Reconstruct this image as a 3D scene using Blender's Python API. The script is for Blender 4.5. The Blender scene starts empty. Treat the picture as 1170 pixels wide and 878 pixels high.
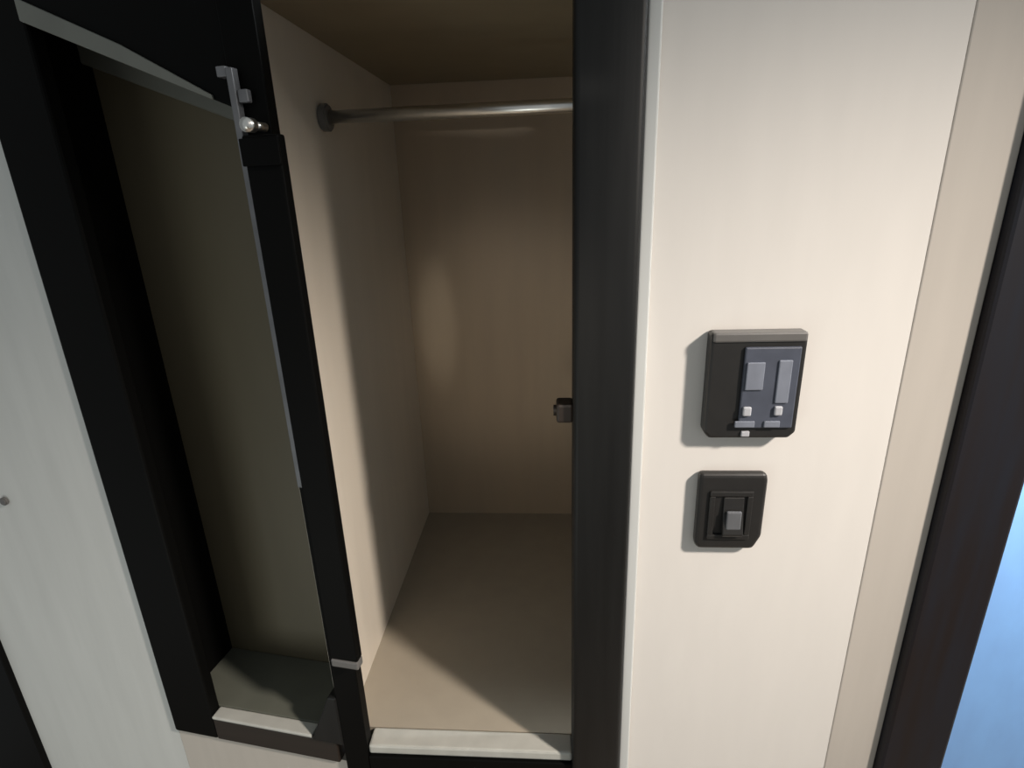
import bpy, bmesh, math
from mathutils import Matrix, Vector

scene = bpy.context.scene
H = 1.5                                   # eye height above the floor

# ------------------------------------------------------------------ camera
cam_data = bpy.data.cameras.new('camera')
cam_data.sensor_width = 36.0
cam_data.lens = 650.0 * 36.0 / 1170.0
cam_data.clip_start = 0.01
cam = bpy.data.objects.new('camera', cam_data)
scene.collection.objects.link(cam)
vd = Vector((0.03238231, 0.94556333, 0.32382306))      # straight down, seen from the lens (x right, y down, z ahead)
fw = Vector((0.06530899, -0.32530238, 0.94335205))     # square on to the closet front
rt = Vector((0.99733952, -0.00939936, -0.07228783))
rows = (rt, fw, -vd)
m = Matrix.Identity(4)
for i in range(3):
    m[i][0] = rows[i][0]
    m[i][1] = -rows[i][1]
    m[i][2] = -rows[i][2]
m[2][3] = H
cam.matrix_world = m
scene.camera = cam

# ------------------------------------------------------------------ light
scene.view_settings.view_transform = 'Standard'
scene.view_settings.look = 'None'
scene.view_settings.gamma = 1.0
scene.view_settings.use_curve_mapping = False
scene.view_settings.exposure = 0.0

world = bpy.data.worlds.new('world')
scene.world = world
world.use_nodes = True
wn = world.node_tree.nodes['Background']
wn.inputs[0].default_value = (0.92, 0.98, 1.0, 1)
wn.inputs[1].default_value = 0.28


def lamp(name, kind, loc, target, energy, color, **kw):
    d = bpy.data.lights.new(name, kind)
    d.energy = energy
    d.color = color
    for k, v in kw.items():
        setattr(d, k, v)
    o = bpy.data.objects.new(name, d)
    scene.collection.objects.link(o)
    o.location = loc
    o.rotation_euler = (Vector(target) - Vector(loc)).to_track_quat('-Z', 'Y').to_euler()
    return o


# the ceiling downlight of the room, to the right of the camera
lamp('ceiling_downlight', 'SPOT', (1.15, -0.24, H + 0.67), (-0.40, 0.57, H - 1.10), 182.0, (1.0, 0.90, 0.805),
     spot_size=math.radians(57), spot_blend=1.0, shadow_soft_size=0.07)
# unseen fill lamp, added to brighten the left wall
lamp('left_fill', 'AREA', (-0.80, -0.35, H - 1.0), (-0.62, 0.6, H - 0.80), 2.3, (0.94, 1.0, 0.95),
     shape='RECTANGLE', size=0.5, size_y=0.4)
# unseen squeezed spot, added for the light patch on the closet's back panel
patch_spot = lamp('closet_accent_spot', 'SPOT', (0.20, -0.35, H + 0.05), (-0.245, 1.175, H - 0.27), 9.0, (1.0, 0.95, 0.86),
          spot_size=math.radians(12), spot_blend=1.0, shadow_soft_size=0.01)
patch_spot.scale = (0.30, 1.0, 1.0)
rod_spot = lamp('closet_accent_spot', 'SPOT', (0.10, -0.30, H + 0.03), (-0.06, 0.80, H + 0.097), 5.0, (1.0, 0.95, 0.88),  # unseen flattened spot, added to put a highlight on the hanging rod
           spot_size=math.radians(13), spot_blend=1.0, shadow_soft_size=0.01)
rod_spot.scale = (1.0, 0.16, 1.0)
# unseen warm fill behind the camera, added to brighten the closet's back
lamp('closet_fill', 'SPOT', (-0.06, -0.40, H - 0.02), (-0.09, 1.175, H - 0.31), 9.0, (1.0, 0.86, 0.70),
     spot_size=math.radians(23), spot_blend=1.0, shadow_soft_size=0.05)
# daylight in the space beyond the doorway
lamp('doorway_daylight', 'AREA', (1.05, 0.76, H + 0.55), (0.80, 1.0, H - 0.75), 98.0, (0.90, 0.97, 1.0),
     shape='RECTANGLE', size=0.4, size_y=0.4)


# ------------------------------------------------------------------ materials
def mat(name, color, rough=0.5, metal=0.0, spec=0.5, mottling=0.0, scale=(6, 6, 6), color2=None, bump=0.0, coat=0.0):
    mt = bpy.data.materials.new(name)
    mt.use_nodes = True
    nt = mt.node_tree
    b = nt.nodes['Principled BSDF']
    b.inputs['Base Color'].default_value = (*color, 1)
    b.inputs['Roughness'].default_value = rough
    b.inputs['Metallic'].default_value = metal
    b.inputs['Specular IOR Level'].default_value = spec
    b.inputs['Coat Weight'].default_value = coat
    if mottling or color2 or bump:
        tc = nt.nodes.new('ShaderNodeTexCoord')
        mp = nt.nodes.new('ShaderNodeMapping')
        mp.inputs['Scale'].default_value = scale
        nz = nt.nodes.new('ShaderNodeTexNoise')
        nz.inputs['Scale'].default_value = 1.0
        nz.inputs['Detail'].default_value = 4.0
        nt.links.new(tc.outputs['Object'], mp.inputs['Vector'])
        nt.links.new(mp.outputs['Vector'], nz.inputs['Vector'])
        rp = nt.nodes.new('ShaderNodeValToRGB')
        c2 = color2 or tuple(c * (1 - mottling) for c in color)
        rp.color_ramp.elements[0].position = 0.3
        rp.color_ramp.elements[1].position = 0.7
        rp.color_ramp.elements[0].color = (*c2, 1)
        rp.color_ramp.elements[1].color = (*color, 1)
        nt.links.new(nz.outputs['Fac'], rp.inputs['Fac'])
        nt.links.new(rp.outputs['Color'], b.inputs['Base Color'])
        if bump:
            bp = nt.nodes.new('ShaderNodeBump')
            bp.inputs['Strength'].default_value = bump
            bp.inputs['Distance'].default_value = 0.002
            nt.links.new(nz.outputs['Fac'], bp.inputs['Height'])
            nt.links.new(bp.outputs['Normal'], b.inputs['Normal'])
    return mt


M = {
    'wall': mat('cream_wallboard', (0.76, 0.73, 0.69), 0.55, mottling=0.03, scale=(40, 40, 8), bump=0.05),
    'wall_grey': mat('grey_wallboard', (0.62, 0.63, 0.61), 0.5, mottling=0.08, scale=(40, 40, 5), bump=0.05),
    'bead': mat('edge_reflection_bead', (0.62, 0.64, 0.63), 0.5, mottling=0.04, scale=(30, 30, 5)),
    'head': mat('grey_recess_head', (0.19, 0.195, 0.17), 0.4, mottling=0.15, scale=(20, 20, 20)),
    'tan': mat('tan_moulding', (0.53, 0.49, 0.44), 0.5, mottling=0.05, scale=(60, 60, 6)),
    'dark': mat('dark_laminate', (0.010, 0.0105, 0.0105), 0.48, spec=0.3, mottling=0.35, scale=(90, 90, 5), bump=0.1),
    'black': mat('black_liner', (0.003, 0.003, 0.0028), 0.55, spec=0.08, mottling=0.2),
    'brown': mat('dark_brown_laminate', (0.020, 0.013, 0.009), 0.5, mottling=0.3, scale=(5, 90, 90)),
    'navy': mat('dark_navy_laminate', (0.012, 0.013, 0.019), 0.5, spec=0.3, mottling=0.4, scale=(60, 60, 5), color2=(0.013, 0.009, 0.009)),
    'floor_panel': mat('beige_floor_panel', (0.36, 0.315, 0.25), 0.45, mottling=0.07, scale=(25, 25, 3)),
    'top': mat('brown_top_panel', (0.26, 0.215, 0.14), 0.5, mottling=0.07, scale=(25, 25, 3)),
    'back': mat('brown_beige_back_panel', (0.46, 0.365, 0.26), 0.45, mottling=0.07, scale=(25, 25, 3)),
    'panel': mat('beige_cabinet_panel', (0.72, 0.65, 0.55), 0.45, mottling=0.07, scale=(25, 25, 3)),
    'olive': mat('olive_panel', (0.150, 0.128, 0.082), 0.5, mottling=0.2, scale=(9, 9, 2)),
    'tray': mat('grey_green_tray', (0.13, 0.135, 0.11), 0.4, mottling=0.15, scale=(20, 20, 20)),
    'lip': mat('pale_edge_strip', (0.50, 0.50, 0.46), 0.35, mottling=0.15, scale=(30, 30, 30)),
    'chrome': mat('chrome', (0.85, 0.83, 0.79), 0.3, metal=1.0),
    'steel': mat('dull_steel', (0.24, 0.24, 0.25), 0.5, metal=0.6, mottling=0.3, scale=(30, 30, 30)),
    'plastic': mat('black_plastic', (0.020, 0.019, 0.018), 0.4, mottling=0.15, scale=(80, 80, 80)),
    'plate': mat('blue_grey_plate', (0.080, 0.090, 0.120), 0.4, mottling=0.2, scale=(50, 50, 50)),
    'window': mat('pale_blue_grey_window', (0.22, 0.24, 0.29), 0.3, mottling=0.2, scale=(60, 60, 30)),
    'button': mat('pale_grey_button', (0.45, 0.46, 0.49), 0.35, mottling=0.05),
    'highlight': mat('grey_rocker_highlight', (0.13, 0.135, 0.145), 0.4, mottling=0.15, scale=(60, 60, 60)),
    'bezel': mat('grey_bezel', (0.14, 0.135, 0.13), 0.4, mottling=0.1, scale=(60, 60, 60)),
    'blue': mat('pale_blue_wall', (0.27, 0.49, 0.84), 0.6, color2=(0.24, 0.42, 0.74), scale=(12, 12, 6)),
    'floor': mat('brown_floor', (0.16, 0.11, 0.07), 0.5, mottling=0.3, scale=(3, 30, 3)),
}


# ------------------------------------------------------------------ builders
def bx(bm, x0, x1, y0, y1, z0, z1, bev=0.0, seg=2):
    tmp = bmesh.new()
    vs = [tmp.verts.new((x, y, z)) for x in (x0, x1) for y in (y0, y1) for z in (z0, z1)]
    for q in ((0, 1, 3, 2), (4, 6, 7, 5), (0, 4, 5, 1), (2, 3, 7, 6), (0, 2, 6, 4), (1, 5, 7, 3)):
        tmp.faces.new([vs[i] for i in q])
    finish(bm, tmp, bev, seg)


def prism(bm, pts, y0, y1, bev=0.0, seg=2):
    """polygon of (x, z) points extruded from y0 to y1"""
    tmp = bmesh.new()
    a = [tmp.verts.new((x, y0, z)) for x, z in pts]
    b = [tmp.verts.new((x, y1, z)) for x, z in pts]
    tmp.faces.new(a)
    tmp.faces.new(b[::-1])
    n = len(pts)
    for i in range(n):
        tmp.faces.new((a[i], b[i], b[(i + 1) % n], a[(i + 1) % n]))
    finish(bm, tmp, bev, seg)


def finish(bm, tmp, bev, seg):
    bmesh.ops.recalc_face_normals(tmp, faces=tmp.faces)
    if bev:
        bmesh.ops.bevel(tmp, geom=list(tmp.edges), offset=bev, segments=seg, affect='EDGES', profile=0.5)
    me = bpy.data.meshes.new('tmp')
    tmp.to_mesh(me)
    tmp.free()
    bm.from_mesh(me)
    bpy.data.meshes.remove(me)


def cyl(bm, p0, p1, r, n=24, bev=0.0):
    p0, p1 = Vector(p0), Vector(p1)
    tmp = bmesh.new()
    bmesh.ops.create_cone(tmp, cap_ends=True, segments=n, radius1=r, radius2=r, depth=(p1 - p0).length)
    if bev:
        rim = [e for e in tmp.edges if abs(e.verts[0].co.z - e.verts[1].co.z) < 1e-6]
        bmesh.ops.bevel(tmp, geom=rim, offset=bev, segments=2, affect='EDGES')
    q = (p1 - p0).to_track_quat('Z', 'Y').to_matrix().to_4x4()
    bmesh.ops.transform(tmp, matrix=Matrix.Translation((p0 + p1) / 2) @ q, verts=tmp.verts)
    finish(bm, tmp, 0, 1)


def obj(name, bm, material, parent=None, smooth=False):
    me = bpy.data.meshes.new(name)
    bm.to_mesh(me)
    bm.free()
    if smooth:
        for p in me.polygons:
            p.use_smooth = True
    me.materials.append(M[material])
    o = bpy.data.objects.new(name, me)
    scene.collection.objects.link(o)
    if parent:
        o.parent = parent
    return o


def box_obj(name, dims, material, parent=None, bev=0.0015, smooth=False):
    bm = bmesh.new()
    bx(bm, *dims, bev=bev)
    return obj(name, bm, material, parent, smooth)


def thing(name, label, cat, loc, rz=0.0):
    o = bpy.data.objects.new(name, None)
    scene.collection.objects.link(o)
    o.location = loc
    o.rotation_euler = (0, 0, rz)
    o.empty_display_size = 0.05
    o['label'] = label
    o['category'] = cat
    return o


def struct(name, bm, material):
    o = obj(name, bm, material)
    o['kind'] = 'structure'
    return o


A = math.radians(8.5)                      # the left wall turns back by this much at the closet's left edge
CORNER = Vector((-0.295, 0.57, 0.0))


def place_left(o, z=0.0):
    o.location = (CORNER.x, CORNER.y, z)
    o.rotation_euler = (0, 0, -A)


# ------------------------------------------------------------------ structure
bm = bmesh.new()
bx(bm, 0.0835, 0.352, 0.572, 0.60, 0.0, H + 0.75)
struct('wall_right', bm, 'wall')

# edge reflection painted as a slim pale bead between stile and wall
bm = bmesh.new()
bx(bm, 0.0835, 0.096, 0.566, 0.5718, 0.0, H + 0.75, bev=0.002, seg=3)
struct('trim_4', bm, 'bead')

# rounded tan corner moulding at the right end of that wall
bm = bmesh.new()
bx(bm, 0.3522, 0.4138, 0.5712, 0.602, 0.0, H + 0.75, bev=0.0015, seg=2)
struct('trim_1', bm, 'tan')

# dark post beside the doorway
bm = bmesh.new()
bx(bm, 0.414, 0.490, 0.560, 0.615, 0.0, H + 0.75, bev=0.004)
struct('trim_2', bm, 'navy')

# wall beyond the doorway
bm = bmesh.new()
bx(bm, 0.40, 1.9, 1.00, 1.03, 0.0, H + 0.75)
struct('wall_back', bm, 'blue')

# angled wall on the left, around and below the wardrobe door
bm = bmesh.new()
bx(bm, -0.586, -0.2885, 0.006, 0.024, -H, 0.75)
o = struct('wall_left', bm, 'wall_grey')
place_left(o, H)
bm = bmesh.new()
bx(bm, -0.288, -0.001, 0.006, 0.024, -H, -0.7655)
o = struct('trim_5', bm, 'tan')
place_left(o, H)
bm = bmesh.new()
bx(bm, -0.70, -0.586, -0.002, 0.026, -H, 0.75, bev=0.003)
o = struct('trim_3', bm, 'black')
place_left(o, H)

# wall under the wardrobe
bm = bmesh.new()
bx(bm, -0.294, 0.0835, 0.574, 0.60, 0.0, H - 0.822)
struct('wall_front', bm, 'wall')

bm = bmesh.new()
bx(bm, -1.6, 1.9, -1.6, 1.5, -0.03, 0.0)
struct('floor', bm, 'floor')

# ------------------------------------------------------------------ wardrobe (the open closet)
Z0 = H - 0.728
ward = thing('wardrobe', 'open beige closet with a dark front frame and a chrome hanging rod', 'wardrobe', (0, 0.57, Z0))


def W(x0, x1, y0, y1, z0, z1):             # room coordinates (z from eye height) to the wardrobe's own
    return (x0, x1, y0 - 0.57, y1 - 0.57, z0 + 0.728, z1 + 0.728)


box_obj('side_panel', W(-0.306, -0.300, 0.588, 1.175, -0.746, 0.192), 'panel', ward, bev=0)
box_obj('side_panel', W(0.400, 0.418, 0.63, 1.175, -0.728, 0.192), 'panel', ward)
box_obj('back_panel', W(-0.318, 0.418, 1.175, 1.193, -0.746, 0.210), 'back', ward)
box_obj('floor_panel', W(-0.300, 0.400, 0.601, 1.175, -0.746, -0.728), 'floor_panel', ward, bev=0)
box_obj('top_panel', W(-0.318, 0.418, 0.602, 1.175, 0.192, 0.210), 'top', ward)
# face frame
bm = bmesh.new()
bx(bm, *W(0.0205, 0.083, 0.556, 0.600, -0.80, 0.40), bev=0.006, seg=3)
obj('stile', bm, 'dark', ward, smooth=True)
box_obj('stile', W(-0.296, -0.262, 0.568, 0.587, -0.80, 0.40), 'black', ward)
box_obj('bottom_rail', W(-0.2615, 0.021, 0.566, 0.588, -0.81, -0.742), 'black', ward)
box_obj('top_rail', W(-0.2615, 0.021, 0.566, 0.588, 0.20, 0.40), 'dark', ward)
box_obj('floor_lip', W(-0.2615, 0.021, 0.570, 0.5995, -0.7415, -0.7262), 'lip', ward, bev=0.003)
# rod with its sockets
bm = bmesh.new()
cyl(bm, (-0.299, 0.80 - 0.57, 0.728 + 0.0965), (0.399, 0.80 - 0.57, 0.728 + 0.100), 0.0085, 32)
rod = obj('hanging_rod', bm, 'chrome', ward, smooth=True)
rod['label'] = 'chrome hanging rod'
for x0, x1 in ((-0.2995, -0.288), (0.388, 0.3995)):
    bm = bmesh.new()
    cyl(bm, (x0, 0.23, 0.728 + 0.0965), (x1, 0.23, 0.728 + 0.0965), 0.017, 32, bev=0.002)
    obj('rod_socket', bm, 'bezel', rod)
# small dark catch on the inner edge of the right stile
bm = bmesh.new()
bx(bm, *W(0.003, 0.0215, 0.566, 0.590, -0.240, -0.218), bev=0.003)
cyl(bm, (0.0, 0.008, 0.728 - 0.229), (0.004, 0.008, 0.728 - 0.229), 0.006)
obj('door_catch', bm, 'brown', ward)

# ------------------------------------------------------------------ wardrobe door on the left
def L(s0, s1, d0, d1, z0, z1):             # s to the left along the wall, d into it, z from eye height
    return (-s1, -s0, d0, d1, z0 + 0.764, z1 + 0.764)


def top(s):                                # the sloped head of the panel's recess
    return 0.080 + 0.41 * s


# frame: left stile with the recess's side behind it, sloped head rail
bm = bmesh.new()
bx(bm, *L(0.213, 0.2875, 0.0, 0.018, -0.764, 0.42), bev=0.003)
bx(bm, *L(0.273, 0.285, 0.018, 0.124, -0.730, 0.42))
prism(bm, [(-0.213, 0.42 + 0.764), (-0.213, top(0.213) + 0.764), (-0.0, top(0) + 0.764), (-0.0, 0.42 + 0.764)], 0.0, 0.018, bev=0.002)
door = obj('door', bm, 'black', ward)
door.location = (CORNER.x, CORNER.y - 0.57, -0.036)
door.rotation_euler = (0, 0, -A)
door['label'] = 'tall black-framed door with a recessed olive panel'
bm = bmesh.new()
prism(bm, [(-0.213, 0.0), (-0.213, 0.040), (-0.012, 0.040), (-0.012, 0.0)], 0.0, 0.018, bev=0.002)
obj('bottom_rail', bm, 'brown', door)
bm = bmesh.new()
prism(bm, [(-0.048, 0.0405), (-0.012, 0.125), (-0.0, 0.125), (-0.0, 0.0405)], -0.004, 0.016, bev=0.002)
obj('corner_gusset', bm, 'dark', door)
# recess
bm = bmesh.new()
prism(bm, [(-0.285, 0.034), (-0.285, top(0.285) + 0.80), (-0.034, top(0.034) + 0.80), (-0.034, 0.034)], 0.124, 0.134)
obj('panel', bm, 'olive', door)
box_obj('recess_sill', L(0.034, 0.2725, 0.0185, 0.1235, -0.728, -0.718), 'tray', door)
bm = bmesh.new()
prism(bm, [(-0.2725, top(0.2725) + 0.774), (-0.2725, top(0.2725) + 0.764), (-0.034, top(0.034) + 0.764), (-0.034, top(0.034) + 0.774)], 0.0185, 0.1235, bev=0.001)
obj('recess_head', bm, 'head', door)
# moulding along the panel's top, at the back of the recess
bm = bmesh.new()
prism(bm, [(-0.2725, top(0.2725) + 0.728), (-0.2725, top(0.2725) + 0.7635), (-0.034, top(0.034) + 0.7635), (-0.034, top(0.034) + 0.736)], 0.108, 0.1235, bev=0.002)
obj('head_moulding', bm, 'head', door)
# pale lip along the sill's front edge, and one along the head
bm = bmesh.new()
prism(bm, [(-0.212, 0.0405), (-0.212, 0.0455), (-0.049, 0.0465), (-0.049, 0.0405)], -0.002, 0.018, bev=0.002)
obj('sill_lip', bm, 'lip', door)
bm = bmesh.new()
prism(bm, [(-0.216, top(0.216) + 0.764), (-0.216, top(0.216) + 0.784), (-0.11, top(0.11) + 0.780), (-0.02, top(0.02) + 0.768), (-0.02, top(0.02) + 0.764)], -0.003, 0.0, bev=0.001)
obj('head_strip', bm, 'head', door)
# closing edge: black bar, thin steel track, latch
box_obj('edge_bar', (0.0125, 0.050, -0.016, -0.003, 0.208, 0.764 + 0.055), 'black', door, bev=0.002)
box_obj('bar_foot', (0.0125, 0.050, -0.017, -0.003, 0.196, 0.2075), 'bezel', door, bev=0.002)
box_obj('metal_track', (0.005, 0.0118, -0.012, -0.003, 0.45, 0.764 + 0.112), 'steel', door, bev=0.001)
la = box_obj('latch', (0.012, 0.052, -0.020, -0.0165, 0.764 + 0.028, 0.764 + 0.052), 'black', door, bev=0.001)
bm = bmesh.new()
cyl(bm, (0.030, -0.020, 0.764 + 0.062), (0.030, -0.032, 0.764 + 0.062), 0.0062, bev=0.001)
cyl(bm, (0.030, -0.003, 0.764 + 0.062), (0.030, -0.020, 0.764 + 0.062), 0.004)
k = obj('latch_knob', bm, 'chrome', door, smooth=True)
k['label'] = 'bright metal latch knob'
bm = bmesh.new()
bx(bm, -0.006, 0.004, -0.010, 0.0, 0.764 + 0.105, 0.764 + 0.114, bev=0.001)
bx(bm, 0.0122, 0.022, -0.010, -0.003, 0.764 + 0.083, 0.764 + 0.094, bev=0.001)
obj('track_bracket', bm, 'steel', door)

# ------------------------------------------------------------------ control panel and switch on the right wall
ctl = thing('control_panel', 'black square control panel with a blue-grey face, upper of two on the cream wall', 'control panel',
            (0.2015, 0.572, H - 0.200))
bm = bmesh.new()
prism(bm, [(-0.046, 0.060), (0.047, 0.060), (0.047, -0.046), (0.040, -0.053), (-0.040, -0.053), (-0.046, -0.046)], -0.017, 0.0, bev=0.003)
obj('housing', bm, 'plastic', ctl)
box_obj('top_highlight', (-0.044, 0.0455, -0.019, -0.002, 0.0505, 0.0605), 'bezel', ctl, bev=0.002)  # light caught by the top bevel, put in as a lighter grey strip
box_obj('face_plate', (-0.013, 0.041, -0.0205, -0.0165, -0.040, 0.046), 'plate', ctl, bev=0.0015)
box_obj('display', (-0.0105, 0.007, -0.0225, -0.0200, 0.002, 0.031), 'window', ctl, bev=0.001)
box_obj('display', (0.020, 0.033, -0.0225, -0.0200, -0.012, 0.033), 'window', ctl, bev=0.001)
for x0, x1, z0, z1 in ((-0.0105, -0.002, -0.0255, -0.0155), (0.0205, 0.0285, -0.0250, -0.0150)):
    box_obj('button', (x0, x1, -0.024, -0.0200, z0, z1), 'button', ctl, bev=0.0015)
for x0, x1, z0, z1 in ((-0.017, 0.003, -0.0385, -0.0315), (0.012, 0.028, -0.0385, -0.0315)):
    box_obj('button', (x0, x1, -0.0225, -0.0200, z0, z1), 'window', ctl, bev=0.001)
box_obj('port', (-0.0085, 0.0, -0.0195, -0.0165, -0.050, -0.044), 'button', ctl, bev=0.001)

sw = thing('wall_switch', 'small black rounded wall switch below the control panel', 'switch', (0.193, 0.572, H - 0.345))
bm = bmesh.new()
prism(bm, [(-0.036, 0.048), (0.035, 0.048), (0.037, 0.040), (0.037, -0.030), (0.029, -0.047), (-0.032, -0.047), (-0.036, -0.040)], -0.012, 0.0, bev=0.0045, seg=3)
obj('plate', bm, 'plastic', sw)
bm = bmesh.new()                           # raised collar
for d in ((-0.024, 0.022, 0.022, 0.028), (-0.024, 0.022, -0.032, -0.026), (-0.024, -0.018, -0.026, 0.022), (0.016, 0.022, -0.026, 0.022)):
    bx(bm, d[0], d[1], -0.0150, -0.0115, d[2], d[3], bev=0.001)
obj('collar', bm, 'plastic', sw)
bm = bmesh.new()
tmp = bmesh.new()
prof = [(-0.012, 0.021), (-0.0145, 0.021), (-0.0160, 0.0), (-0.0215, -0.022), (-0.0205, -0.025), (-0.012, -0.025)]
a = [tmp.verts.new((-0.009, y, z)) for y, z in prof]
b = [tmp.verts.new((0.013, y, z)) for y, z in prof]
tmp.faces.new(a)
tmp.faces.new(b[::-1])
for i in range(len(prof)):
    tmp.faces.new((a[i], b[i], b[(i + 1) % len(prof)], a[(i + 1) % len(prof)]))
finish(bm, tmp, 0.0012, 2)
rk = obj('rocker', bm, 'plastic', sw)
bm = bmesh.new()
bx(bm, -0.006, 0.010, -0.0205, -0.0165, -0.0165, 0.0060, bev=0.0015)
obj('rocker_highlight', bm, 'highlight', rk)  # highlight on the black rocker, painted in as a grey block

# small dark screw cap on the grey wall
cap = bmesh.new()
cyl(cap, (-0.4685, 0.006, -0.385), (-0.4685, 0.001, -0.385), 0.006, bev=0.0012)
o = obj('screw_cap', cap, 'bezel')
place_left(o, H)
o['label'] = 'small dark screw cap on the grey wall, left of the wardrobe door'
o['category'] = 'screw cap'
